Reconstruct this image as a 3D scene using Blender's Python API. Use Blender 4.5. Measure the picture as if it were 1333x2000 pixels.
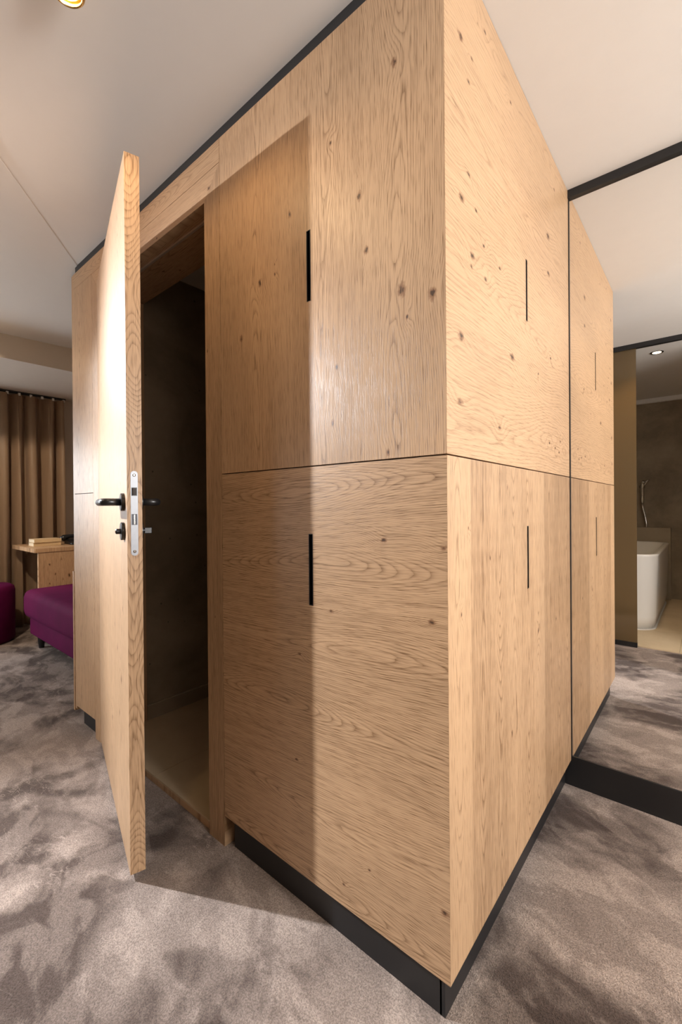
import bpy, bmesh, math, random
from mathutils import Vector, Matrix
random.seed(7)
C = bpy.context.scene.collection
for o in list(bpy.data.objects): bpy.data.objects.remove(o, do_unlink=True)
R = math.radians
SC = bpy.context.scene

# ------------------------------------------------------------------ camera
F_PX, PPX, PPY = 852.38, 662.0, 990.8
cam_d = bpy.data.cameras.new('camera'); cam = bpy.data.objects.new('camera', cam_d); C.objects.link(cam)
cam_d.sensor_fit = 'VERTICAL'; cam_d.sensor_height = 36.0; cam_d.sensor_width = 24.0
cam_d.lens = 36.0*F_PX/2000.0
cam_d.shift_x = (666.5-PPX)/2000.0; cam_d.shift_y = (PPY-1000.0)/2000.0
cam_d.clip_start = 0.02
yaw, pit, rol = .7018, -.0034, -.0078
fw = Vector((-math.sin(yaw), math.cos(yaw), 0)); rt = Vector((math.cos(yaw), math.sin(yaw), 0)); up = Vector((0, 0, 1))
fw, up = fw*math.cos(pit)+up*math.sin(pit), up*math.cos(pit)-fw*math.sin(pit)
rt, up = rt*math.cos(rol)+up*math.sin(rol), up*math.cos(rol)-rt*math.sin(rol)
m = Matrix((rt, up, -fw)).transposed().to_4x4(); m.translation = (.3951, -.802, 1.05)
cam.matrix_world = m
SC.camera = cam

# ------------------------------------------------------------------ world, exposure, daylight
SC.view_settings.view_transform = 'Standard'; SC.view_settings.look = 'None'
SC.view_settings.gamma = 1.0; SC.view_settings.use_curve_mapping = False
SC.view_settings.exposure = 0.0
w = bpy.data.worlds.new('sky'); SC.world = w; w.use_nodes = True
w.node_tree.nodes['Background'].inputs[0].default_value = (.80, .90, 1.0, 1)
w.node_tree.nodes['Background'].inputs[1].default_value = 1.5

def area(name, loc, direction, sx, sy, power, col):
    l = bpy.data.lights.new(name, 'AREA'); l.shape = 'RECTANGLE'; l.size = sx; l.size_y = sy
    l.energy = power; l.color = col
    o = bpy.data.objects.new(name, l); C.objects.link(o); o.location = loc
    o.rotation_euler = Vector(direction).to_track_quat('-Z', 'Z').to_euler()
    return o
def lamp(name, loc, power, col, rad, spot=None, direction=(0, 0, -1), blend=.5):
    l = bpy.data.lights.new(name, 'SPOT' if spot else 'POINT'); l.energy = power; l.color = col; l.shadow_soft_size = rad
    if spot: l.spot_size = spot; l.spot_blend = blend
    o = bpy.data.objects.new(name, l); C.objects.link(o); o.location = loc
    o.rotation_euler = Vector(direction).to_track_quat('-Z', 'Z').to_euler()
    return o
area('window_right_offscreen', (2.36, -.05, 1.48), (-1, 0, 0), 1.5, .90, 130, (1.0, .975, .95))
area('window_left_narrow_offscreen', (-4.50, -2.03, 1.20), (1, .45, -.35), .42, 1.65, 72, (.90, .95, 1.0))
area('window_left_wide_offscreen', (-4.47, -.92, 1.20), (1, 0, -.35), .85, 1.65, 30, (.90, .95, 1.0))

HC = 2.222; FZ = -.01; W = 1.0156; YG = -1.035

# ------------------------------------------------------------------ node helpers
class V:
    def __init__(s, g, sock): s.g, s.s = g, sock
    def _b(s, op, o, rev=False):
        n = s.g.nodes.new('ShaderNodeMath'); n.operation = op
        a, b = (o, s) if rev else (s, o)
        for i, x in enumerate((a, b)):
            if isinstance(x, V): s.g.links.new(x.s, n.inputs[i])
            elif x is not None: n.inputs[i].default_value = x
        return V(s.g, n.outputs[0])
    def __add__(s, o): return s._b('ADD', o)
    __radd__ = __add__
    def __sub__(s, o): return s._b('SUBTRACT', o)
    def __rsub__(s, o): return s._b('SUBTRACT', o, True)
    def __mul__(s, o): return s._b('MULTIPLY', o)
    __rmul__ = __mul__
    def __truediv__(s, o): return s._b('DIVIDE', o)
    def floor(s): return s._b('FLOOR', None)
    def fract(s): return s._b('FRACT', None)
    def sqrt(s): return s._b('SQRT', None)
    def pow(s, o): return s._b('POWER', o)
    def exp(s): return s._b('EXPONENT', None)
    def abs(s): return s._b('ABSOLUTE', None)
    def max(s, o): return s._b('MAXIMUM', o)
    def min(s, o): return s._b('MINIMUM', o)
    def clamp(s): return s.max(0.).min(1.)
    def sm(s, lo, hi, a=0., b=1.):
        n = s.g.nodes.new('ShaderNodeMapRange'); n.interpolation_type = 'SMOOTHSTEP'
        s.g.links.new(s.s, n.inputs[0])
        for i, x in enumerate((lo, hi, a, b)): n.inputs[i+1].default_value = x
        return V(s.g, n.outputs[0])
def vec(g, x, y, z=0.):
    n = g.nodes.new('ShaderNodeCombineXYZ')
    for i, v in enumerate((x, y, z)):
        if isinstance(v, V): g.links.new(v.s, n.inputs[i])
        else: n.inputs[i].default_value = v
    return n.outputs[0]
def noise(g, v, scale=1., detail=2., rough=.5, dist=0.):
    n = g.nodes.new('ShaderNodeTexNoise'); g.links.new(v, n.inputs['Vector'])
    n.inputs['Scale'].default_value = scale; n.inputs['Detail'].default_value = detail
    n.inputs['Roughness'].default_value = rough; n.inputs['Distortion'].default_value = dist
    return V(g, n.outputs['Fac'])
def white(g, val):
    n = g.nodes.new('ShaderNodeTexWhiteNoise'); n.noise_dimensions = '1D'; g.links.new(val.s, n.inputs['W'])
    return V(g, n.outputs['Value'])
def voronoi(g, v, scale=1.):
    n = g.nodes.new('ShaderNodeTexVoronoi'); g.links.new(v, n.inputs['Vector']); n.inputs['Scale'].default_value = scale
    s = g.nodes.new('ShaderNodeSeparateColor'); g.links.new(n.outputs['Color'], s.inputs[0])
    return V(g, n.outputs['Distance']), V(g, s.outputs[0]), V(g, s.outputs[1])
def mix(g, a, b, f):
    n = g.nodes.new('ShaderNodeMix'); n.data_type = 'RGBA'
    if isinstance(f, V): g.links.new(f.s, n.inputs[0])
    else: n.inputs[0].default_value = f
    for i, x in ((6, a), (7, b)):
        if isinstance(x, tuple): n.inputs[i].default_value = (*x, 1)
        else: g.links.new(x, n.inputs[i])
    return n.outputs[2]
def scalecol(g, c, f):
    n = g.nodes.new('ShaderNodeVectorMath'); n.operation = 'SCALE'; g.links.new(c, n.inputs[0]); g.links.new(f.s, n.inputs['Scale'])
    return n.outputs[0]
def newmat(name):
    mt = bpy.data.materials.new(name); mt.use_nodes = True
    g = mt.node_tree; b = g.nodes['Principled BSDF']
    return mt, g, b
def coords(g):
    t = g.nodes.new('ShaderNodeTexCoord'); s = g.nodes.new('ShaderNodeSeparateXYZ'); g.links.new(t.outputs['Object'], s.inputs[0])
    return t.outputs['Object'], dict(zip('xyz', (V(g, s.outputs[i]) for i in range(3))))
def bump(g, b, h, strength, dist):
    n = g.nodes.new('ShaderNodeBump'); n.inputs['Strength'].default_value = strength; n.inputs['Distance'].default_value = dist
    g.links.new(h.s, n.inputs['Height']); g.links.new(n.outputs[0], b.inputs['Normal'])
def plain(name, col, rough=.5, metal=0., emit=None, es=1., spec=.5, grain=0., gs=40., bmp=0.):
    mt, g, b = newmat(name)
    b.inputs['Roughness'].default_value = rough; b.inputs['Metallic'].default_value = metal
    b.inputs['Specular IOR Level'].default_value = spec
    co, _ = coords(g); n = noise(g, co, gs, 4., .6)
    c = mix(g, tuple(x*(1-grain) for x in col), tuple(min(1, x*(1+grain)) for x in col), n)
    g.links.new(c, b.inputs['Base Color'])
    if bmp: bump(g, b, n, bmp, .002)
    if emit:
        b.inputs['Emission Color'].default_value = (*emit, 1); b.inputs['Emission Strength'].default_value = es
    return mt

def wood(name, across, along, a0=0., stave=.235, seed=1., knots=(), light=(.56, .36, .20), dark=(.29, .155, .072),
         A=215., G=38., gl=.95, tilt=0., tone=.25, pins=.0, contrast=1., rough=.40, q0=.0009, spec=.35):
    mt, g, b = newmat(name)
    co, X = coords(g)
    a = X[across]; l = X[along]
    if tilt: a, l = a + l*tilt, l - a*tilt
    idx = ((a - a0)/stave).floor()
    al = a - a0 - (idx + .5)*stave
    r1 = white(g, idx + seed); r2 = white(g, idx*1.7 + seed + 31.3)
    wob = noise(g, vec(g, l*1.3, idx*7.31 + seed, 3.), 1., 1.)
    q = al - (r1 - .5)*(.25*stave) - (wob - .5)*(.5*stave)
    big = noise(g, vec(g, l*gl, r2*37. + seed, 9.), 1., 1.)
    wav = noise(g, vec(g, a*9., l*2.2, seed), 1., 2.)
    wav2 = noise(g, vec(g, a*55., l*14., seed + 4.), 1., 2.)
    ph = ((q*q + q0).sqrt())*A + big*G + wav*2.6 + wav2*.9
    core = None
    for (ka, kl, kr) in knots:
        kr = kr*.62
        da = (a - ka)/kr; dl = (l - kl)/(kr*1.7)
        if tilt: da, dl = (a - (ka + kl*tilt))/kr, (l - (kl - ka*tilt))/(kr*1.7)
        d2 = da*da + dl*dl
        ph = ph + (d2*-.07).exp()*2.4
        e = (d2*-1.1).exp()
        core = e if core is None else core.max(e)
    t = ph.fract()
    line = (1. - t).pow(4.5)*.95 + t.pow(14.)*.6
    fib = noise(g, vec(g, a*300., l*5., seed), 1., 4., .65)
    pore = noise(g, vec(g, a*800., l*20., seed + 2.), 1., 1.).sm(.52, .68)
    brd = noise(g, vec(g, a*5., l*.7, seed + 8.), 1., 2.)
    f = (line*.62 + pore*(.28 + .50*(1. - t)) + (fib - .5)*1.5 + .02)*contrast
    f = (f + (brd - .5)*.35 + (r1 - .5)*tone).clamp()
    col = mix(g, light, dark, f)
    hue = noise(g, vec(g, a*3.3, l*1.1, seed + 15.), 1., 2.).sm(.35, .7)
    col = mix(g, col, scalecol(g, col, V(g, _const(g, .86))), hue)
    if core is not None:
        jag = noise(g, vec(g, a*160., l*90., seed), 1., 2.)
        kk = (core + (jag - .5)*1.1)
        col = mix(g, col, (.22, .11, .055), kk.sm(.25, .75)*core.sm(.02, .3)*.85)
        col = mix(g, col, (.045, .024, .014), kk.sm(.70, 1.0)*core.sm(.1, .4)*.9)
    if pins:
        d, c1, c2 = voronoi(g, vec(g, a*1.0, l*.55, seed), 9.)
        cl = noise(g, vec(g, a*2.2, l*2.2, seed + 5.), 1., 1.).sm(.45, .6)
        pk = (1. - d.sm(.03, .085))*c1.sm(1. - pins, 1. - pins + .02)*cl
        col = mix(g, col, (.12, .06, .035), pk*.75)
    g.links.new(col, b.inputs['Base Color'])
    b.inputs['Roughness'].default_value = rough
    b.inputs['Specular IOR Level'].default_value = spec
    bump(g, b, 1. - pore*.9 - line*.10, .20, .0008)
    return mt
def _const(g, v):
    n = g.nodes.new('ShaderNodeValue'); n.outputs[0].default_value = v; return n.outputs[0]

# ------------------------------------------------------------------ mesh helpers
def obj(name, bm, mat, parent=None, local=False, smooth=False):
    me = bpy.data.meshes.new(name); bm.normal_update(); bm.to_mesh(me); bm.free()
    if mat: me.materials.append(mat)
    if smooth:
        for p in me.polygons: p.use_smooth = True
    o = bpy.data.objects.new(name, me); C.objects.link(o)
    if parent is not None:
        o.parent = parent
        if not local: o.matrix_parent_inverse = Matrix.Translation(root_loc(parent)).inverted()
    return o
def root_loc(o):
    v = Vector((0, 0, 0))
    while o is not None:
        v += o.location; o = o.parent if False else None
    return v
def add_box(bm, x0, x1, y0, y1, z0, z1, bev=0.):
    vs = [bm.verts.new((x, y, z)) for x in (x0, x1) for y in (y0, y1) for z in (z0, z1)]
    fs = []
    for idx in ((0, 1, 3, 2), (4, 6, 7, 5), (0, 4, 5, 1), (2, 3, 7, 6), (0, 2, 6, 4), (1, 5, 7, 3)):
        fs.append(bm.faces.new([vs[i] for i in idx]))
    if bev:
        es = list({e for f in fs for e in f.edges})
        bmesh.ops.bevel(bm, geom=es, offset=bev, segments=2, affect='EDGES', profile=.5)
    return vs
def box(name, x0, x1, y0, y1, z0, z1, mat, parent=None, bev=0., local=False):
    bm = bmesh.new(); add_box(bm, min(x0, x1), max(x0, x1), min(y0, y1), max(y0, y1), min(z0, z1), max(z0, z1), bev)
    bmesh.ops.recalc_face_normals(bm, faces=bm.faces)
    return obj(name, bm, mat, parent, local)
def prism(bm, pts, d):
    """extrude polygon pts (list of 3D Vectors) along vector d"""
    a = [bm.verts.new(p) for p in pts]; b_ = [bm.verts.new(Vector(p)+Vector(d)) for p in pts]
    bm.faces.new(a[::-1]); bm.faces.new(b_)
    n = len(a)
    for i in range(n): bm.faces.new((a[i], a[(i+1) % n], b_[(i+1) % n], b_[i]))
    bmesh.ops.recalc_face_normals(bm, faces=bm.faces)
def lathe(bm, prof, seg=32, M=None):
    """prof: list of (r, h) along local z"""
    rings = []
    for r, h in prof:
        if r < 1e-6: rings.append([bm.verts.new((0, 0, h))])
        else: rings.append([bm.verts.new((r*math.cos(2*math.pi*k/seg), r*math.sin(2*math.pi*k/seg), h)) for k in range(seg)])
    for A_, B_ in zip(rings, rings[1:]):
        for k in range(seg):
            k2 = (k+1) % seg
            if len(A_) == 1 and len(B_) == 1: continue
            if len(A_) == 1: bm.faces.new((A_[0], B_[k], B_[k2]))
            elif len(B_) == 1: bm.faces.new((A_[k], A_[k2], B_[0]))
            else: bm.faces.new((A_[k], A_[k2], B_[k2], B_[k]))
    if M is not None: bmesh.ops.transform(bm, matrix=M, verts=[v for r in rings for v in r])
    bmesh.ops.recalc_face_normals(bm, faces=bm.faces)
def tube(bm, pts, r, seg=12, caps=True):
    pts = [Vector(p) for p in pts]; rings = []
    n = len(pts); ref = None
    for i, p in enumerate(pts):
        t = (pts[min(i+1, n-1)]-pts[max(i-1, 0)]).normalized()
        if ref is None:
            ref = t.cross(Vector((0, 0, 1)))
            if ref.length < 1e-3: ref = t.cross(Vector((1, 0, 0)))
            ref.normalize()
        ref = (ref - t*ref.dot(t)).normalized(); bn = t.cross(ref)
        rr = r[i] if isinstance(r, (list, tuple)) else r
        rings.append([bm.verts.new(p+(ref*math.cos(2*math.pi*k/seg)+bn*math.sin(2*math.pi*k/seg))*rr) for k in range(seg)])
    for A_, B_ in zip(rings, rings[1:]):
        for k in range(seg): bm.faces.new((A_[k], A_[(k+1) % seg], B_[(k+1) % seg], B_[k]))
    if caps: bm.faces.new(rings[0][::-1]); bm.faces.new(rings[-1])
    bmesh.ops.recalc_face_normals(bm, faces=bm.faces)
def roundrect(w_, h_, r, seg=6):
    out = []
    for cx, cy, a0 in ((w_/2-r, h_/2-r, 0), (-w_/2+r, h_/2-r, 90), (-w_/2+r, -h_/2+r, 180), (w_/2-r, -h_/2+r, 270)):
        for k in range(seg+1):
            an = R(a0+90*k/seg); out.append((cx+r*math.cos(an), cy+r*math.sin(an)))
    return out
def empty(name, loc, rz=0.):
    o = bpy.data.objects.new(name, None); C.objects.link(o); o.location = loc; o.rotation_euler = (0, 0, rz); o.empty_display_size = .1
    return o
def tag(o, label=None, cat=None, group=None, kind=None):
    if label: o['label'] = label
    if cat: o['category'] = cat
    if group: o['group'] = group
    if kind: o['kind'] = kind
    return o
def struct(o, label=None, cat=None):
    o['kind'] = 'structure'
    if label: o['label'] = label
    if cat: o['category'] = cat
    return o

# ------------------------------------------------------------------ materials
BLACK = plain('black_laminate', (.012, .012, .013), .42, grain=.15)
BLACKM = plain('black_metal', (.014, .014, .015), .30, .0, spec=.6, grain=.1)
PLASTER = plain('ceiling_plaster', (.74, .71, .675), .9, grain=.02, gs=14., bmp=.05)
WALLP = plain('wall_plaster', (.50, .43, .36), .9, grain=.04, gs=10.)
STEEL = plain('brushed_steel', (.27, .275, .29), .45, 1., grain=.08, gs=90.)
DARKSTEEL = plain('dark_steel', (.05, .05, .055), .35, 1., grain=.1)
CHROME = plain('chrome', (.75, .74, .72), .15, 1.)
BRASS = plain('brass', (.80, .55, .24), .22, 1., grain=.05)
WHITEP = plain('white_paint', (.75, .74, .72), .5)
SEAL = plain('seal_strip', (.50, .40, .32), .6)
MIRROR = plain('mirror_silver', (.93, .92, .90), .0, 1.)
def concrete(name, c1, c2, spots=True, sc=2.2):
    mt, g, b = newmat(name); co, X = coords(g)
    n1 = noise(g, co, sc, 5., .6, .6); n2 = noise(g, co, sc*9, 4., .65)
    col = mix(g, c1, c2, (n1.sm(.3, .72)*.75 + (n2 - .5)*.5).clamp())
    d, k1, k2 = voronoi(g, co, 16.)
    if spots: col = mix(g, col, tuple(x*.35 for x in c1), (1. - d.sm(.04, .10))*k1.sm(.80, .82)*.8)
    g.links.new(col, b.inputs['Base Color']); b.inputs['Roughness'].default_value = .65
    bump(g, b, n2, .15, .003)
    return mt
CONC = concrete('concrete_plaster', (.20, .15, .095), (.36, .285, .195))
CONCB = concrete('bath_wall_plaster', (.20, .15, .095), (.36, .285, .195), False)
CTILE = concrete('beige_stone_tile', (.52, .40, .25), (.66, .53, .36), False, 1.6)
SKIRT = concrete('skirting_tile', (.27, .21, .14), (.34, .27, .185), False)
CERAM = plain('bath_ceramic', (.78, .75, .70), .2)
def carpet():
    mt, g, b = newmat('carpet'); co, X = coords(g); x, y = X['x'], X['y']
    p1 = noise(g, vec(g, x*1.0 + y*.3, y*1.15 - x*.2, 2.), 2.3, 4., .55, .45)
    p2 = noise(g, vec(g, x + y*.4, y*1.4, 7.), 6., 3., .6, .6)
    p3 = noise(g, vec(g, x*.8, y*1.3, 17.6), 1.1, 2., .5, .4)
    st = noise(g, vec(g, x*2. - y*5., y*2. + x*1.5, 21.), 3.2, 2., .5, 2.2)
    stroke = (1. - (st - .5).abs().sm(.0, .018))*noise(g, co, 3., 1.).sm(.5, .62)
    pat = (p1.sm(.43, .57)*.60 + p2.sm(.44, .58)*.34 + (p3 - .5)*.9 + stroke*.45 + .02).clamp()
    fib = noise(g, co, 520., 2., .7); fib2 = noise(g, co, 270., 2., .65)
    col = mix(g, (.075, .052, .043), (.44, .355, .305), pat)
    f = (.46 + fib2.sm(.28, .72)*.58 + fib.sm(.25, .75)*.36)
    col = scalecol(g, col, f)
    g.links.new(col, b.inputs['Base Color'])
    b.inputs['Roughness'].default_value = .95; b.inputs['Specular IOR Level'].default_value = .1
    b.inputs['Sheen Weight'].default_value = .12; b.inputs['Sheen Roughness'].default_value = .45
    b.inputs['Sheen Tint'].default_value = (.85, .80, .78, 1)
    bump(g, b, fib*.6 + fib2*.8 + p2*1.2, .8, .006)
    return mt
CARPET = carpet()
def velvet(name, c, sheen):
    mt, g, b = newmat(name); co, X = coords(g)
    n = noise(g, co, 7., 3., .6, .5)
    col = mix(g, tuple(x*.7 for x in c), tuple(x*1.25 for x in c), n); g.links.new(col, b.inputs['Base Color'])
    b.inputs['Roughness'].default_value = .8; b.inputs['Sheen Weight'].default_value = .12; b.inputs['Sheen Roughness'].default_value = .35; b.inputs['Specular IOR Level'].default_value = .1
    b.inputs['Sheen Tint'].default_value = (*sheen, 1)
    bump(g, b, noise(g, co, 500., 1.), .2, .001)
    return mt
PURPLE = velvet('purple_velvet', (.085, .003, .038), (.30, .03, .20))
def curtainmat():
    mt, g, b = newmat('curtain_satin'); co, X = coords(g)
    n = noise(g, vec(g, X['x']*300., X['y']*300., X['z']*4.), 1., 2.)
    g.links.new(mix(g, (.37, .245, .150), (.50, .345, .225), n), b.inputs['Base Color'])
    b.inputs['Roughness'].default_value = .42; b.inputs['Sheen Weight'].default_value = .2
    return mt
CURT = curtainmat()

KU = [(-.117, 2.004, .013), (-.214, 1.762, .013), (-.195, 1.631, .013), (-.102, 1.51, .019), (-.030, 1.479, .017), (-.568, 1.68, .013),
      (-.445, 1.821, .011), (-.654, 1.545, .012), (-.286, 1.384, .009), (-.14, 1.165, .009), (-.089, 1.449, .006), (-.505, 1.683, .006), (-.505, 1.71, .005), (-.30, 1.25, .010), (-.30, 1.93, .007)]
KL = [(.792, -.31, .008), (.964, -.009, .010), (.81, -.035, .011), (.664, -.42, .007), (.973, -.153, .010), (.383, -.435, .007), (.228, -.011, .012), (.215, -.199, .006), (.14, -.276, .006)]
KRU = [(2.161, .212, .010), (2.041, .076, .016), (2.037, .134, .008), (1.974, .117, .009), (2.117, .386, .009), (1.771, .113, .010), (1.701, .076, .016), (1.712, .151, .009),
       (1.60, .13, .014), (1.575, .125, .009), (1.651, .194, .008), (1.641, .298, .008), (1.578, .205, .010), (1.405, .069, .017), (1.442, .385, .018), (1.925, .737, .020), (1.805, .74, .016),
       (1.266, .062, .015), (1.242, .291, .011), (1.533, .759, .009), (1.251, .74, .009), (1.241, .809, .009), (2.122, .816, .010), (1.23, .86, .009), (1.27, .88, .008), (1.45, .62, .007)]
KRL = [(.343, 1.094, .008), (.222, .923, .007), (.062, .82, .006), (.809, .66, .011), (.603, .665, .011), (.366, .448, .010), (.10, 1.0, .005)]
WL = (.56, .36, .208); WD = (.205, .110, .051)
W_FU = wood('oak_front_upper', 'x', 'z', a0=0.03, stave=.235, seed=3.2, knots=KU, light=WL, dark=WD)
W_FL = wood('oak_front_lower', 'z', 'x', a0=.01, stave=.2, seed=11.7, knots=KL, light=WL, dark=WD, tilt=-.04, gl=1.0, G=42., tone=.10, A=230.)
W_RU = wood('oak_side_upper', 'z', 'y', a0=.05, stave=.33, seed=5.4, knots=KRU, light=WL, dark=WD, tone=.10, contrast=.6, G=22., A=110., pins=.10)
W_RL = wood('oak_side_lower', 'y', 'z', a0=0., stave=.112, seed=8.1, knots=KRL, light=WL, dark=WD, tone=.60, contrast=1.1)
W_FRV = wood('oak_stile', 'x', 'z', a0=0., stave=.16, seed=17.3, knots=[(-.80, .70, .006), (-.83, 1.55, .008)], light=WL, dark=WD)
W_FRH = wood('oak_lintel', 'z', 'x', a0=0., stave=.16, seed=21.3, knots=[(2.065, -.812, .012), (2.04, -1.15, .006)], light=WL, dark=WD, contrast=.7)
W_FAR = wood('oak_far_panel', 'x', 'z', a0=0., stave=.2, seed=24.3, light=WL, dark=WD)
W_DOOR = wood('oak_door_face', 'x', 'z', a0=0., stave=.29, seed=29.9, knots=[(.62, .60, .014), (.70, .52, .016), (.55, .66, .012), (.66, .40, .014), (.45, .30, .014), (.75, .75, .010)], light=WL, dark=WD, contrast=1., A=120., G=34.)
W_EDGE = wood('oak_door_edge', 'y', 'z', a0=-.04, stave=.12, seed=33.3, light=WL, dark=WD, A=110., G=70., gl=1.6, q0=.0002)
W_LIN = wood('oak_lining', 'y', 'x', a0=0., stave=.21, seed=41.3, knots=[(.12, -1.33, .010), (.16, -1.27, .008)], light=WL, dark=WD)
W_DESK = wood('oak_desk', 'y', 'z', a0=0., stave=.3, seed=44.3, knots=[(.36, .6, .012), (.40, .52, .012), (.36, .45, .010), (.50, .50, .02)], light=WL, dark=WD)
W_DESKT = wood('oak_desk_top', 'y', 'x', a0=0., stave=.3, seed=45.3, light=WL, dark=WD)

# ------------------------------------------------------------------ room shell
X0, X1, Y0, Y1 = -4.40, 2.30, -3.20, 1.32      # outer extents
bm = bmesh.new(); add_box(bm, X0-.1, X1+.1, Y0-.1, Y1+.1, FZ-.12, FZ)
struct(obj('floor', bm, CARPET), 'grey brown cut pile carpet with light and dark brushed patches', 'carpet')

def ceiling_poly(name, pts, z, th=.12):
    bm = bmesh.new(); prism(bm, [Vector((x, y, z)) for x, y in pts], (0, 0, th)); return obj(name, bm, PLASTER)
struct(ceiling_poly('ceiling', [(X0-.1, Y0-.1), (X1+.1, Y0-.1), (X1+.1, Y1+.1), (X0-.1, Y1+.1)], HC), 'pale plaster ceiling', 'ceiling')
# lower part of the ceiling beyond the diagonal crease, very slightly sloped
P0 = Vector((-1.985, .045)); dc = Vector((.785, -.62)).normalized(); gdir = Vector((-.62, -.785)).normalized()
P1 = P0 + dc*1.25
poly = [P0, P1, Vector((-1.55, -3.2)), Vector((-3.14, -3.2)), Vector((-3.14, 1.3)), Vector((-2.0, 1.3))]
bm = bmesh.new()
lowv = [bm.verts.new((p.x, p.y, HC - .002 - .035*max(0., (p-P0).dot(gdir)))) for p in poly]
topv = [bm.verts.new((p.x, p.y, HC + .01)) for p in poly]
bm.faces.new(lowv)
bm.faces.new(topv[::-1])
for i in range(len(poly)): bm.faces.new((lowv[i], lowv[(i+1) % 6], topv[(i+1) % 6], topv[i]))
bmesh.ops.triangulate(bm, faces=[f for f in bm.faces if len(f.verts) > 4]); bmesh.ops.recalc_face_normals(bm, faces=bm.faces)
struct(obj('ceiling_slope', bm, PLASTER), 'slightly sloping ceiling field beyond the diagonal crease', 'ceiling')
# dropped beam in front of the curtain wall
bm = bmesh.new(); prism(bm, [Vector((-3.10, Y0, HC+.02)), Vector((-3.10, Y0, 2.03)), Vector((-3.85, Y0, 2.045)), Vector((-4.42, Y0, 2.10)), Vector((-4.42, Y0, HC+.02))], (0, Y1-Y0, 0))
struct(obj('ceiling_beam', bm, WALLP), 'dropped plaster beam above the curtain', 'ceiling beam')

def wall_with_opening(name, axis, pos, th, a0, a1, z0, z1, op=None, mat=WALLP):
    """wall slab at axis=pos..pos+th spanning a0..a1, with one opening (oa0,oa1,oz0,oz1)"""
    bm = bmesh.new()
    def b(u0, u1, v0, v1):
        if axis == 'x': add_box(bm, min(pos, pos+th), max(pos, pos+th), u0, u1, v0, v1)
        else: add_box(bm, u0, u1, min(pos, pos+th), max(pos, pos+th), v0, v1)
    if op is None: b(a0, a1, z0, z1)
    else:
        o0, o1, p0, p1 = op
        b(a0, o0, z0, z1); b(o1, a1, z0, z1); b(o0, o1, z0, p0); b(o0, o1, p1, z1)
    bmesh.ops.recalc_face_normals(bm, faces=bm.faces)
    return struct(obj(name, bm, mat))
wall_with_opening('wall_left', 'x', X0, -.12, Y0-.1, Y1+.1, FZ, HC+.1, (-2.28, -.45, .30, 2.1))
wall_with_opening('wall_right', 'x', X1, .12, YG-.06, Y1+.1, FZ, HC+.1, (-.85, .75, .98, 1.98))
wall_with_opening('wall_back', 'y', Y1, .1, X0-.1, -.02, FZ, HC+.1)
wall_with_opening('wall_mirror_side', 'y', W+.022, .1, -.02, X1+.1, FZ, HC+.1)
wall_with_opening('wall_front', 'y', Y0, -.1, X0-.1, 1.5, FZ, HC+.1, mat=CONCB)
wall_with_opening('wall_bathroom_right', 'x', 1.30, .1, Y0, YG-.06, FZ, HC+.1, mat=CONCB)
wall_with_opening('wall_bathroom_left', 'x', -1.50, -.1, Y0, YG+.03, FZ, HC+.1, mat=CONCB)
wall_with_opening('wall_entry', 'y', YG-.06, .08, .95, X1+.1, FZ, HC+.1)

def window(name, x, y0, y1, z0, z1, s, label):
    e = empty(name, (x, (y0+y1)/2, z0)); struct(e, label, 'window')
    d = .05*s
    f = box('window_frame', x, x+d, y0, y1, z0, z0+.06, WHITEP, e)
    box('window_frame', x, x+d, y0, y1, z1-.06, z1, WHITEP, e)
    for y in ((y0, y1-.03) if y1-y0 < .8 else (y0, (y0+y1)/2-.015, y1-.03)): box('window_post', x, x+d, y, y+.03, z0+.06, z1-.06, WHITEP, e)
    return e
window('window_1', X0-.02, -2.28, -1.78, .30, 2.1, -1, 'narrow tall white framed window in the curtain wall')
window('window_3', X0-.02, -1.38, -.45, .30, 2.1, -1, 'wide white framed window beside the brown curtain')
struct(box('wall_left_pier', X0-.12, X0, -1.78, -1.38, .30, 2.1, WALLP))
window('window_2', X1+.02, -.85, .75, .98, 1.98, 1, 'white framed window facing the side of the wardrobe')

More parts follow.
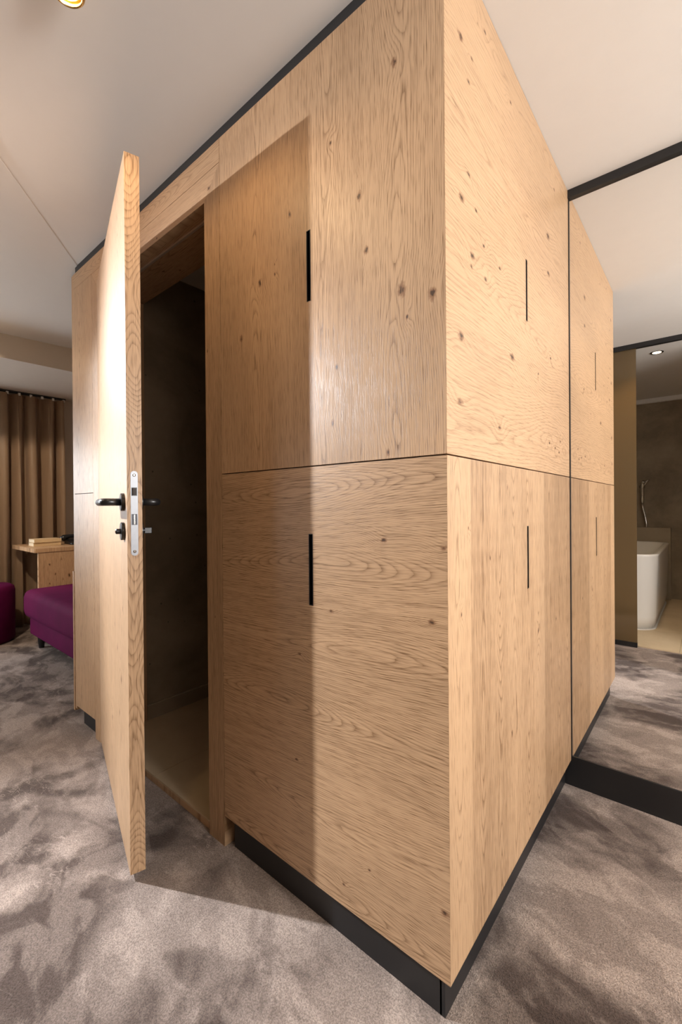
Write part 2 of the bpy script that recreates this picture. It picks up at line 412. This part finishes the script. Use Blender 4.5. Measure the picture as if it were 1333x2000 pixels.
# ------------------------------------------------------------------ wardrobe (corner block)
wr = empty('wardrobe', (-.38, .5, FZ)); tag(wr, 'tall oak corner wardrobe with slot handles and black plinth', 'wardrobe')
ZB, ZS, ZT, ZR = .087, 1.151, 2.192, HC-.001
PT = .022
def slotted_panel(name, axis, u0, u1, z0, z1, su, sw, sz0, sz1, mat, parent, edge=None):
    """panel in plane y=0 (axis 'x') or x=0 (axis 'y') of thickness PT with a real through slot"""
    bm = bmesh.new()
    def b(a0, a1, c0, c1):
        pass
    us = [u0, su-sw/2, su+sw/2, u1]; zs = [z0, sz0, sz1, z1]
    def P(u, d, z): return (u, d, z) if axis == 'x' else (-d, u, z)
    grid = {}
    for dd in (0., PT):
        for i, u in enumerate(us):
            for j, z in enumerate(zs): grid[(dd, i, j)] = bm.verts.new(P(u, dd, z))
    for dd in (0., PT):
        for i in range(3):
            for j in range(3):
                if i == 1 and j == 1: continue
                bm.faces.new((grid[(dd, i, j)], grid[(dd, i+1, j)], grid[(dd, i+1, j+1)], grid[(dd, i, j+1)]))
    def side(i0, j0, i1, j1): bm.faces.new((grid[(0., i0, j0)], grid[(0., i1, j1)], grid[(PT, i1, j1)], grid[(PT, i0, j0)]))
    for i in range(3): side(i, 0, i+1, 0); side(i, 3, i+1, 3); side(0, i, 0, i+1); side(3, i, 3, i+1)
    side(1, 1, 2, 1); side(1, 2, 2, 2); side(1, 1, 1, 2); side(2, 1, 2, 2)
    bmesh.ops.recalc_face_normals(bm, faces=bm.faces)
    o = obj(name, bm, mat, parent)
    # black slot liner (open channel) seated in the slot
    bm = bmesh.new()
    def Q(u, d, z): return Vector(P(u, d, z))
    a, c = su-sw/2, su+sw/2; t = .0012
    def bx2(ua, ub, da, db, za, zb):
        p = Q(ua, da, za); q = Q(ub, db, zb)
        add_box(bm, min(p.x, q.x), max(p.x, q.x), min(p.y, q.y), max(p.y, q.y), min(p.z, q.z), max(p.z, q.z))
    bx2(a, a+t, -.0006, PT+.02, sz0, sz1); bx2(c-t, c, -.0006, PT+.02, sz0, sz1)
    bx2(a, c, -.0006, PT+.02, sz0, sz0+t); bx2(a, c, -.0006, PT+.02, sz1-t, sz1); bx2(a, c, PT+.018, PT+.02, sz0, sz1)
    bmesh.ops.recalc_face_normals(bm, faces=bm.faces)
    h = obj('slot_handle', bm, BLACKM, o); h.matrix_parent_inverse = o.matrix_parent_inverse @ o.matrix_parent_inverse.inverted()
    h['label'] = 'recessed black slot pull'
    for zz in (sz0+.006, sz1-.006):
        bm = bmesh.new(); c_ = Q(su, .006, zz)
        lathe(bm, [(0, -.002), (.0026, -.002), (.0026, .002), (0, .002)], 10, Matrix.Translation(c_) @ (Matrix.Rotation(R(90), 4, 'X') if axis == 'x' else Matrix.Rotation(R(90), 4, 'Y')))
    return o
gap = .0016
def fpanel(n, *a):
    o = slotted_panel(n, *a); return o
fu = fpanel('front_panel', 'x', -.757, -.0005, ZS+gap, ZT, -.377, .014, 1.57, 1.75, W_FU, wr)
fl = fpanel('front_panel', 'x', -.757, -.0005, ZB, ZS-gap, -.377, .014, .797, .979, W_FL, wr)
su_ = fpanel('side_panel', 'y', PT+.0004, W-.006, ZS+gap, ZR, .510, .012, 1.577, 1.753, W_RU, wr)
sl_ = fpanel('side_panel', 'y', PT+.0004, W-.006, ZB, ZS-gap, .508, .012, .808, .988, W_RL, wr)
# mitred corner returns of the side panels
for z0, z1, mt in ((ZS+gap, ZR, W_RU), (ZB, ZS-gap, W_RL)):
    box('corner_edge', -.0004, .0, .0002, PT+.0004, z0, z1, mt, wr)
box('carcass', -.756, -PT-.04, PT+.05, W-.01, ZB+.002, HC-.004, BLACK, wr)
box('joint_backing', -.755, -PT-.001, PT+.0005, PT+.004, ZS-.02, ZS+.02, BLACK, wr)
box('joint_backing', -PT-.004, -PT-.0005, PT+.004, W-.01, ZS-.02, ZS+.02, BLACK, wr)
box('plinth', -.735, -.030, .020, .034, FZ, ZB+.003, BLACK, wr)
box('plinth', -.034, -.022, .0200, W, FZ, ZB+.003, BLACK, wr)
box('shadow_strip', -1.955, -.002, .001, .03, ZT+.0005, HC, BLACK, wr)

# ------------------------------------------------------------------ door frame and far panel
fr = empty('trim_1', (-1.26, .1, FZ)); struct(fr, 'oak door frame with mitred corners around the open door', 'door frame')
xa, xb = -.842, -.758      # near stile
xc, xd = -1.682, -1.757    # far stile
zl, zu = 2.030, 2.118      # lintel
def fpoly(name, pts, mat, y0=0., th=.03):
    bm = bmesh.new(); prism(bm, [Vector((x, y0, z)) for x, z in pts], (0, th, 0)); return obj(name, bm, mat, fr)
fpoly('stile', [(xa, FZ), (xb-.0008, FZ), (xb-.0008, zu), (xa, zl)], W_FRV)
fpoly('stile', [(xc, FZ), (xd, FZ), (xd, zu), (xc, zl)], W_FRV)
fpoly('lintel', [(xa-.0006, zl), (xb-.0012, zu), (xd+.0006, zu), (xc+.0006, zl)], W_FRH)
fpoly('top_board', [(xb-.0008, zu+.0014), (xb-.0008, ZT), (-1.985, ZT), (-1.985, zu+.0014)], W_FRH)
box('lining_top', xd, xb, .03, .205, zl, zl+.03, W_LIN, fr)
box('lining_side', xa, xb, .03, .205, FZ, zl, W_LIN, fr)
box('lining_side', xc, xd, .03, .205, FZ, zl, W_LIN, fr)
box('seal_strip', xc, xa, .048, .056, zl-.007, zl, SEAL, fr)
box('seal_strip', xc, xc+.007, .048, .056, .03, zl, SEAL, fr)
box('head_filler', -1.95, xb, .031, .205, zl+.03, HC, BLACK, fr)
box('threshold', xc, xa, .012, .06, FZ, .012, W_LIN, fr)

pw = empty('wall_partition', (-1.87, .5, FZ)); struct(pw, 'narrow oak wall panel beyond the open door, split at mid height', 'wall panel')
zf = 1.118
box('wall_panel', -1.985, xd-.001, 0, .022, zf+gap, zu+.0005, W_FAR, pw)
box('wall_panel', -1.985, xd-.001, 0, .022, .075, zf-gap, W_FAR, pw)
box('joint_backing', -1.97, xd-.001, .0225, .026, zf-.02, zf+.02, BLACK, pw)
box('plinth', -1.955, xd-.0005, .022, .034, FZ, .076, BLACK, pw)
box('end_panel', -2.007, -1.9855, .002, 1.3, ZB-.03, ZT, W_FAR, pw)
box('low_end_board', -2.024, -2.0075, .0, 1.3, .045, .735, W_FRV, pw)
box('core', -1.95, -1.70, .05, 1.30, FZ, HC-.003, BLACK, pw)

# ------------------------------------------------------------------ small room behind the door
wc_l = struct(box('wall_inner_left', -1.699, -1.688, .205, 1.30, FZ, HC, CONC), 'mottled brown concrete plaster wall behind the door', 'wall')
wc_b = struct(box('wall_inner_back', -1.69, -.77, 1.285, 1.315, FZ, HC, CONC))
wc_r = struct(box('wall_inner_right', -.785, -.765, .205, 1.30, FZ, HC, CONC))
e = empty('floor_inner', (-1.26, .6, FZ)); struct(e, 'beige stone tile floor of the small room behind the door', 'tile floor')
for i, (ya, yb) in enumerate(((.0605, .66), (.662, 1.285))):
    for j, (xx0, xx1) in enumerate(((-1.688, -1.236), (-1.234, -.785))):
        box('floor_tile', xx0 if i == 1 else max(xx0, -1.6815), xx1 if i == 1 else min(xx1, -.8425), .0125 if i == 0 else ya, yb, FZ, .0185, CTILE, e)
sk = struct(box('baseboard_inner', -1.688, -1.679, .206, 1.285, .0185, .087, SKIRT), 'stone tile skirting along the concrete wall', 'skirting')
struct(box('trim_2', -1.688, -1.677, .206, 1.285, .087, .0905, plain('skirting_cap', (.46, .37, .26), .5)), 'pale cap line of the stone skirting', 'trim')

# ------------------------------------------------------------------ open door
HX, HY = -1.690, -.003
ang = -math.atan2(.242, .828)
DW, DT, DZ0, DZ1 = .863, .040, .004, 2.058
dr = empty('door_1', (HX, HY, FZ), ang); struct(dr, 'open oak door with black lever handles', 'door')
# local: x along the leaf from the hinge, y=0 outer face, +y inner side, z from floor (parent at FZ)
def dbox(name, x0, x1, y0, y1, z0, z1, mat, par=dr, bev=0.):
    o = box(name, x0, x1, y0, y1, z0-FZ, z1-FZ, mat, par, bev, local=True); return o
dbox('door_leaf', 0, DW-.004, 0, DT, DZ0, DZ1, W_DOOR)
dbox('edge_band', DW-.0045, DW, 0.0, DT, DZ0, DZ1, W_EDGE)
# lock plate on the edge
ye = DT/2; zc0, zc1 = .912, 1.154
bm = bmesh.new(); pts = roundrect(.019, zc1-zc0, .0094, 8)
prism(bm, [Vector((DW-.001, ye-.001+p, (zc0+zc1)/2-FZ+q)) for p, q in pts], (.0022, 0, 0)); lp = obj('lock_plate', bm, STEEL, dr, True); lp['label'] = 'long rounded steel lock plate'
def sub(name, bm, mat, par): return obj(name, bm, mat, par, True)
for z in (zc0+.012, zc1-.012):
    bm = bmesh.new(); lathe(bm, [(.0, .0014), (.0022, .0014), (.0042, .0003), (.0042, -.001), (0, -.001)], 14, Matrix.Translation((DW+.0012, ye-.001, z-FZ)) @ Matrix.Rotation(R(90), 4, 'Y')); sub('screw', bm, CHROME, lp)
bm = bmesh.new(); add_box(bm, DW+.0010, DW+.0018, ye-.0085, ye+.0065, 1.083-FZ, 1.107-FZ, 0); sub('latch_recess', bm, BLACKM, lp)
bm = bmesh.new(); prism(bm, [Vector((DW, ye-.0065, 1.085-FZ)), Vector((DW+.009, ye-.005, 1.085-FZ)), Vector((DW+.003, ye+.0045, 1.085-FZ)), Vector((DW, ye+.0045, 1.085-FZ))], (0, 0, .020)); sub('latch_bolt', bm, STEEL, lp)
bm = bmesh.new(); add_box(bm, DW+.0010, DW+.0018, ye-.0085, ye+.0065, 1.0-FZ, 1.031-FZ, 0); sub('bolt_recess', bm, DARKSTEEL, lp)
bm = bmesh.new(); add_box(bm, DW, DW+.0030, ye-.003, ye+.001, 1.001-FZ, 1.030-FZ, .0004); sub('dead_bolt', bm, CHROME, lp)
# levers and roses
XR = DW-.062; ZLV, ZRS = 1.066, .980
for s, y0 in ((-1, 0.), (1, DT)):
    RM = Matrix.Rotation(R(90 if s < 0 else -90), 4, 'X')
    bm = bmesh.new(); lathe(bm, [(0, 0), (.0262, 0), (.0262, .008), (.0250, .0095), (0, .0095)], 36, Matrix.Translation((XR, y0, ZLV-FZ)) @ RM)
    ro = obj('handle_rose', bm, BLACKM, dr, True)
    bm = bmesh.new()
    pts = [(XR, y0+s*.008, ZLV-FZ), (XR, y0+s*.040, ZLV-FZ)]
    for k in range(1, 7):
        an = R(15*k); pts.append((XR-.014*(1-math.cos(an)), y0+s*(.040+.014*math.sin(an)), ZLV-FZ))
    pts.append((XR-.125, y0+s*.054, ZLV-FZ)); pts.append((XR-.128, y0+s*.054, ZLV-FZ))
    tube(bm, pts, [.0108]*(len(pts)-1)+[.009], 16); lv = obj('lever_handle', bm, BLACKM, dr, True, True)
    lv['label'] = 'round black lever handle'
    bm = bmesh.new(); lathe(bm, [(0, 0), (.0262, 0), (.0262, .008), (.0250, .0095), (0, .0095)], 36, Matrix.Translation((XR, y0, ZRS-FZ)) @ RM)
    ro = obj('lock_rose', bm, BLACKM, dr, True)
    if s < 0:
        bm = bmesh.new(); lathe(bm, [(0, .009), (.008, .009), (.008, .021), (.0065, .0225), (0, .0225)], 20, Matrix.Translation((XR, y0, ZRS-FZ)) @ RM); k_ = obj('lock_cylinder', bm, DARKSTEEL, ro, True)
        bm = bmesh.new(); lathe(bm, [(0, .0226), (.0058, .0226), (.004, .0238), (0, .0238)], 16, Matrix.Translation((XR, y0, ZRS-FZ)) @ RM); obj('cylinder_cap', bm, CHROME, ro, True)
    else:
        bm = bmesh.new(); lathe(bm, [(0, .009), (.007, .009), (.007, .016), (0, .016)], 16, Matrix.Translation((XR, y0, ZRS-FZ)) @ RM); obj('turn_spindle', bm, DARKSTEEL, ro, True)
        bm = bmesh.new(); add_box(bm, XR-.005, XR+.005, y0+.015, y0+.036, ZRS-.009-FZ, ZRS+.009-FZ, .0015); obj('turn_knob', bm, BLACKM, ro, True)

# ------------------------------------------------------------------ mirror
mi = empty('wall_mirror', (1.2, W+.01, FZ)); tag(mi, 'large floor to ceiling mirror with black top and bottom rails beside the wardrobe', 'mirror')
XM = 2.25
box('mirror_glass', .003, XM, W, W+.02, .100, HC-.028, MIRROR, mi)
box('top_rail', -.001, XM, W-.012, W+.021, HC-.030, HC, BLACK, mi)
box('bottom_rail', -.021, XM, W-.004, W+.021, FZ, .101, BLACK, mi)
box('edge_profile', -.0035, .003, W-.005, W+.021, .1005, HC-.0305, BLACK, mi)

# ------------------------------------------------------------------ bathroom behind the camera (seen in the mirror)
e = empty('floor_bathroom', (0, -2.1, FZ)); struct(e, 'beige stone tile floor of the bathroom', 'tile floor')
ys = [YG-.02, -1.615, -2.215, -2.815, Y0]; xs = [-1.5, -.963, -.361, .241, .843, 1.3]
for i in range(4):
    for j in range(5):
        box('floor_tile', xs[j]+.001, xs[j+1]-.001, ys[i+1]+.001, ys[i]-.001, FZ, FZ+.006, CTILE, e)
def glassmat():
    mt = bpy.data.materials.new('tinted_glass'); mt.use_nodes = True; g = mt.node_tree
    for n in list(g.nodes): g.nodes.remove(n)
    out = g.nodes.new('ShaderNodeOutputMaterial'); tr = g.nodes.new('ShaderNodeBsdfTransparent'); gl = g.nodes.new('ShaderNodeBsdfGlossy')
    df = g.nodes.new('ShaderNodeBsdfDiffuse'); tl = g.nodes.new('ShaderNodeBsdfTranslucent')
    tr.inputs[0].default_value = (.60, .48, .32, 1); gl.inputs['Roughness'].default_value = .05; gl.inputs[0].default_value = (.9, .85, .8, 1)
    df.inputs[0].default_value = (.30, .225, .125, 1); tl.inputs[0].default_value = (.46, .34, .19, 1)
    m0 = g.nodes.new('ShaderNodeMixShader'); m0.inputs[0].default_value = .6; g.links.new(df.outputs[0], m0.inputs[1]); g.links.new(tl.outputs[0], m0.inputs[2])
    m1 = g.nodes.new('ShaderNodeMixShader'); m1.inputs[0].default_value = .78; g.links.new(tr.outputs[0], m1.inputs[1]); g.links.new(m0.outputs[0], m1.inputs[2])
    fz = g.nodes.new('ShaderNodeFresnel'); fz.inputs[0].default_value = 1.5
    ms = g.nodes.new('ShaderNodeMixShader'); g.links.new(fz.outputs[0], ms.inputs[0]); g.links.new(m1.outputs[0], ms.inputs[1]); g.links.new(gl.outputs[0], ms.inputs[2])
    g.links.new(ms.outputs[0], out.inputs[0]); return mt
GLASS = glassmat()
gp = empty('glass_partition', (-.75, YG, FZ)); tag(gp, 'brown tinted glass bathroom partition with black floor and ceiling channels', 'partition')
box('glass_pane', -1.50, -.002, YG-.004, YG+.004, .022, HC-.032, GLASS, gp)
box('floor_channel', -1.50, -.002, YG-.016, YG+.016, FZ, .024, BLACK, gp)
box('ceiling_channel', -1.50, .95, YG-.018, YG+.018, HC-.034, HC, BLACK, gp)

tb = empty('bathtub', (-.30, -2.31, FZ)); tag(tb, 'white freestanding bathtub standing on the beige bathroom tiles', 'bathtub')
def tub():
    bm = bmesh.new(); cx, cy = -.30, -2.31
    def ring(w_, l_, r, z): return [bm.verts.new((cx+p, cy+q, z)) for p, q in roundrect(w_, l_, r, 7)]
    secs = [ring(.70, 1.52, .17, FZ+.012), ring(.73, 1.55, .17, .10), ring(.765, 1.575, .16, .61), ring(.770, 1.578, .16, .622), ring(.755, 1.563, .155, .628), ring(.68, 1.49, .14, .626), ring(.665, 1.475, .135, .61), ring(.56, 1.25, .13, .25), ring(.42, 1.0, .12, .19)]
    for A_, B_ in zip(secs, secs[1:]):
        n = len(A_)
        for k in range(n): bm.faces.new((A_[k], A_[(k+1) % n], B_[(k+1) % n], B_[k]))
    bm.faces.new(secs[0][::-1]); bm.faces.new(secs[-1])
    bmesh.ops.recalc_face_normals(bm, faces=bm.faces)
    return bm
obj('tub_body', tub(), CERAM, tb, False, True)
bm = bmesh.new(); prism(bm, [Vector((-.30+p, -2.31+q, FZ+.005)) for p, q in roundrect(.725, 1.545, .17, 7)], (0, 0, .009)); obj('base_seal', bm, plain('seal_bead', (.70, .67, .62), .5), tb)
struct(box('trim_3', -1.5, .09, Y0, Y0+.095, FZ+.006, .78, SKIRT), 'low tiled ledge behind the bathtub', 'ledge')
struct(box('trim_4', -1.5, 1.3, Y0, Y0+.05, HC-.045, HC, PLASTER), 'pale plaster cove strip on the bathroom wall', 'cove')
sh = empty('hand_shower', (-.15, Y0+.03, 1.20)); tag(sh, 'chrome hand shower hanging on the bathroom wall with curved hose', 'shower')
yw = Y0
bm = bmesh.new(); lathe(bm, [(0, 0), (.028, 0), (.028, .01), (.012, .014), (.012, .05), (0, .05)], 20, Matrix.Translation((-.17, yw, 1.24)) @ Matrix.Rotation(R(-90), 4, 'X')); obj('wall_holder', bm, CHROME, sh, False, True)
bm = bmesh.new(); tube(bm, [(-.165, yw+.05, 1.05), (-.165, yw+.052, 1.15), (-.165, yw+.055, 1.22), (-.160, yw+.068, 1.27), (-.145, yw+.085, 1.295)], [.016, .018, .019, .019, .02], 12); hd = obj('handle', bm, CHROME, sh, False, True)
bm = bmesh.new(); lathe(bm, [(0, -.012), (.03, -.012), (.042, 0), (.042, .010), (0, .012)], 24, Matrix.Translation((-.125, yw+.10, 1.285)) @ Matrix.Rotation(R(125), 4, 'Y')); obj('spray_head', bm, CHROME, sh, False, True)
bm = bmesh.new(); tube(bm, [(-.165, yw+.05, 1.05), (-.160, yw+.055, .99), (-.140, yw+.06, .90), (-.127, yw+.065, .82), (-.130, yw+.065, .74), (-.150, yw+.06, .66), (-.19, yw+.055, .61), (-.24, yw+.05, .60)], .011, 10); obj('hose', bm, CHROME, sh, False, True)

def downlight(loc, label):
    x, y, z = loc
    e = empty('recessed_downlight', loc); tag(e, label, 'ceiling light')
    bm = bmesh.new(); lathe(bm, [(.030, -.002), (.042, -.004), (.044, 0), (.030, .0005)], 28, Matrix.Translation((x, y, z))); obj('trim_ring', bm, DARKSTEEL, e, False, True)
    bm = bmesh.new(); lathe(bm, [(0, -.003), (.028, -.003), (.030, 0)], 28, Matrix.Translation((x, y, z))); obj('lamp_disc', bm, plain('downlight_glow', (.9, .8, .6), .5, emit=(1., .80, .50), es=9.), e)
    return e
downlight((.10, -1.36, HC), 'lit recessed downlight in the bathroom ceiling near the glass partition')
lamp('bathroom_downlight_offscreen', (.10, -1.36, HC-.02), 26., (1., .75, .45), .04, R(120))

# ------------------------------------------------------------------ brass ceiling spotlights
def brass_spot(loc, label, power, col, aim=None, cone=120., rad=.022, blend=.38, beam='spotlight_beam_offscreen', dz=.075):
    x, y, z = loc
    e = empty('ceiling_spotlight', (x, y, HC)); tag(e, label, 'ceiling light', 'brass ceiling spotlights in the bedroom')
    T = Matrix.Translation
    bm = bmesh.new(); lathe(bm, [(0, 0), (.028, 0), (.028, -.006), (.010, -.009), (.010, -.020), (0, -.020)], 28, T((x, y, HC))); obj('ceiling_rose', bm, BRASS, e, False, True)
    bm = bmesh.new(); lathe(bm, [(.012, -.012), (.026, -.018), (.036, -.030), (.038, -.044), (.035, -.056), (.030, -.062), (.028, -.058), (.032, -.046), (.030, -.032), (.020, -.022), (.012, -.018)], 36, T((x, y, HC))); obj('shade', bm, BRASS, e, False, True)
    bm = bmesh.new(); lathe(bm, [(0, -.052), (.024, -.052), (.026, -.046), (0, -.044)], 24, T((x, y, HC))); obj('bulb', bm, plain('bulb_glow', (.9, .8, .6), .5, emit=(1., .82, .52), es=12.), e)
    lamp(beam, (x, y, HC-dz), power, col, rad, R(cone), aim, blend)
    return e
brass_spot((-.657, -.454, HC), 'lit brass ceiling spotlight above the open door', 6.5, (1., .68, .36), (0, .02, -1), 165., beam='spotlight_beam', dz=.085)
brass_spot((-3.00, -1.31, HC), 'lit brass ceiling spotlight beside the dropped beam, aimed at the wardrobe', 940., (.92, .95, 1.0), (.9, .15, -.42), 78., .022, .75)
brass_spot((-1.50, -.98, HC), 'lit brass ceiling spotlight beside the end of the glass partition', 12., (1., .52, .20), (.5, .8, -.5), 120., .14)
brass_spot((-2.75, -.52, HC), 'lit brass ceiling spotlight in front of the curtain', 85., (1., .80, .58), (-.9, .45, -.72), 72.)

# ------------------------------------------------------------------ curtain corner
cu = empty('curtain', (-4.30, .25, FZ)); tag(cu, 'brown satin floor length curtain gathered in deep folds', 'curtain')
def curtain_mesh(y0, y1, x, z0, z1):
    bm = bmesh.new(); N = 260; rows = 16; grid = []
    for j in range(rows+1):
        v = j/rows; z = z0+(z1-z0)*v; row = []
        for i in range(N+1):
            u = i/N; y = y0+(y1-y0)*u
            ph = 2*math.pi*(y-y0)/.118 + .9*math.sin(y*19.) + .5*math.sin(y*9.+1.)
            amp = .050*(1-.30*v**6) + .010*math.sin(y*31.)
            xx = x + amp*math.sin(ph) + .010*math.sin(2*ph+1.+2.2*(1-v)) + .010*math.sin(y*17.+3.*v)
            row.append(bm.verts.new((xx, y+.006*math.sin(3.1*ph*.5+v*3.), z)))
        grid.append(row)
    for j in range(rows):
        for i in range(N): bm.faces.new((grid[j][i], grid[j][i+1], grid[j+1][i+1], grid[j+1][i]))
    bmesh.ops.solidify(bm, geom=bm.faces[:], thickness=.002)
    return bm
obj('drape', curtain_mesh(-.30, .690, -4.29, FZ+.01, 2.060), CURT, cu, False, True)
box('curtain_track', -4.31, -4.27, -.36, .70, 2.072, 2.092, BLACK, cu)
for k in range(12):
    y = -.29+.0875*k
    box('glider', -4.275, -4.262, y, y+.018, 2.050, 2.073, plain('glider_plastic', (.70, .68, .64), .4) if k == 0 else bpy.data.materials['glider_plastic'], cu)

# desk
dk = empty('desk', (-3.95, .55, FZ)); tag(dk, 'oak writing desk with solid side panel in front of the curtain', 'desk')
box('desk_top', -4.22, -3.60, .262, 1.25, .700, .733, W_DESKT, dk, .002)
box('side_panel', -3.635, -3.605, .285, 1.20, FZ, .700, W_DESK, dk)
box('front_edge', -4.22, -3.61, .258, .2625, .701, .732, W_DESKT, dk)
box('leg', -4.20, -4.16, 1.16, 1.20, FZ, .700, W_DESK, dk)
BK = plain('book_cream', (.62, .46, .27), .6, grain=.1); PG = plain('book_pages', (.72, .62, .46), .8, grain=.1, gs=200.)
for i, (z, dx, rz, lb) in enumerate(((.733, 0, 0., 'cream paperback book lying on the desk, bottom of two'), (.763, .01, .03, 'cream paperback book lying on top of another on the desk'))):
    b_ = empty('book', (-3.93+dx, .42, z), rz); tag(b_, lb, 'book', 'books on the desk')
    box('page_block', -.068, .068, -.098, .098, .002, .026, PG, b_, 0, True)
    box('cover', -.070, .070, -.100, .100, 0, .0025, BK, b_, 0, True)
    box('cover', -.070, .070, -.100, .100, .0255, .028, BK, b_, 0, True)
    box('spine', .0682, .0705, -.100, .100, .001, .027, BK, b_, 0, True)
ph_ = empty('telephone', (-3.86, .66, .733)); tag(ph_, 'black desk telephone with handset beside the books', 'telephone')
PB = plain('phone_black', (.010, .010, .012), .3)
bm = bmesh.new(); prism(bm, [Vector((-.09, -.085, 0)), Vector((.09, -.085, 0)), Vector((.09, -.085, .018)), Vector((-.09, -.085, .05))], (0, .17, 0)); obj('phone_base', bm, PB, ph_, True)
bm = bmesh.new(); tube(bm, [(-.06, -.115, .040), (-.062, -.095, .060), (-.062, -.05, .068), (-.062, .02, .068), (-.062, .065, .060), (-.06, .085, .040)], [.026, .024, .016, .016, .024, .026], 12); obj('handset', bm, PB, ph_, True, True)
bm = bmesh.new(); lathe(bm, [(0, 0), (.07, 0), (.075, .012), (.04, .022), (0, .022)], 24, Matrix.Translation((.05, -.02, .0))); obj('dial_base', bm, PB, ph_, True, True)
bm = bmesh.new(); tube(bm, [(-.05, .09, .03), (-.03, .14, .05), (-.02, .17, .11), (-.04, .2, .18), (-.06, .24, .20)], .003, 8); obj('cord', bm, PB, ph_, True, True)

# purple daybed: local x runs towards the room, y behind the wardrobe
def cushion_bm(x0, x1, y0, y1, z0, z1, r, sag=0.):
    bm = bmesh.new(); add_box(bm, x0, x1, y0, y1, z0, z1)
    bmesh.ops.bevel(bm, geom=bm.edges[:], offset=r, segments=5, affect='EDGES', profile=.55)
    bmesh.ops.recalc_face_normals(bm, faces=bm.faces); return bm
db = empty('daybed', (-3.54, .205, FZ)); tag(db, 'purple velvet daybed with rounded seat cushion on short black legs', 'daybed')
obj('seat_cushion', cushion_bm(-.05, 1.44, -.035, .80, .232, .445, .06), PURPLE, db, True, True)
obj('base_frame', cushion_bm(0, 1.40, .0, .76, .105, .24, .02), PURPLE, db, True, True)
for x, y in ((.06, .06), (1.3, .06), (.06, .69), (1.3, .69)):
    bm = bmesh.new(); lathe(bm, [(0, 0), (.018, 0), (.028, .11), (0, .11)], 12, Matrix.Translation((x, y, 0))); obj('leg', bm, BLACK, db, True)
po = empty('pouf', (-4.00, -.010, FZ)); tag(po, 'purple velvet round pouf standing on the carpet by the curtain', 'pouf')
bm = bmesh.new(); lathe(bm, [(0, .006), (.215, .006), (.228, .02), (.230, .40), (.222, .43), (.20, .445), (0, .452)], 40); obj('pouf_body', bm, PURPLE, po, True, True)
bm = bmesh.new(); lathe(bm, [(0, .0), (.20, .0), (.20, .008), (0, .008)], 40); obj('base', bm, BLACK, po, True, True)
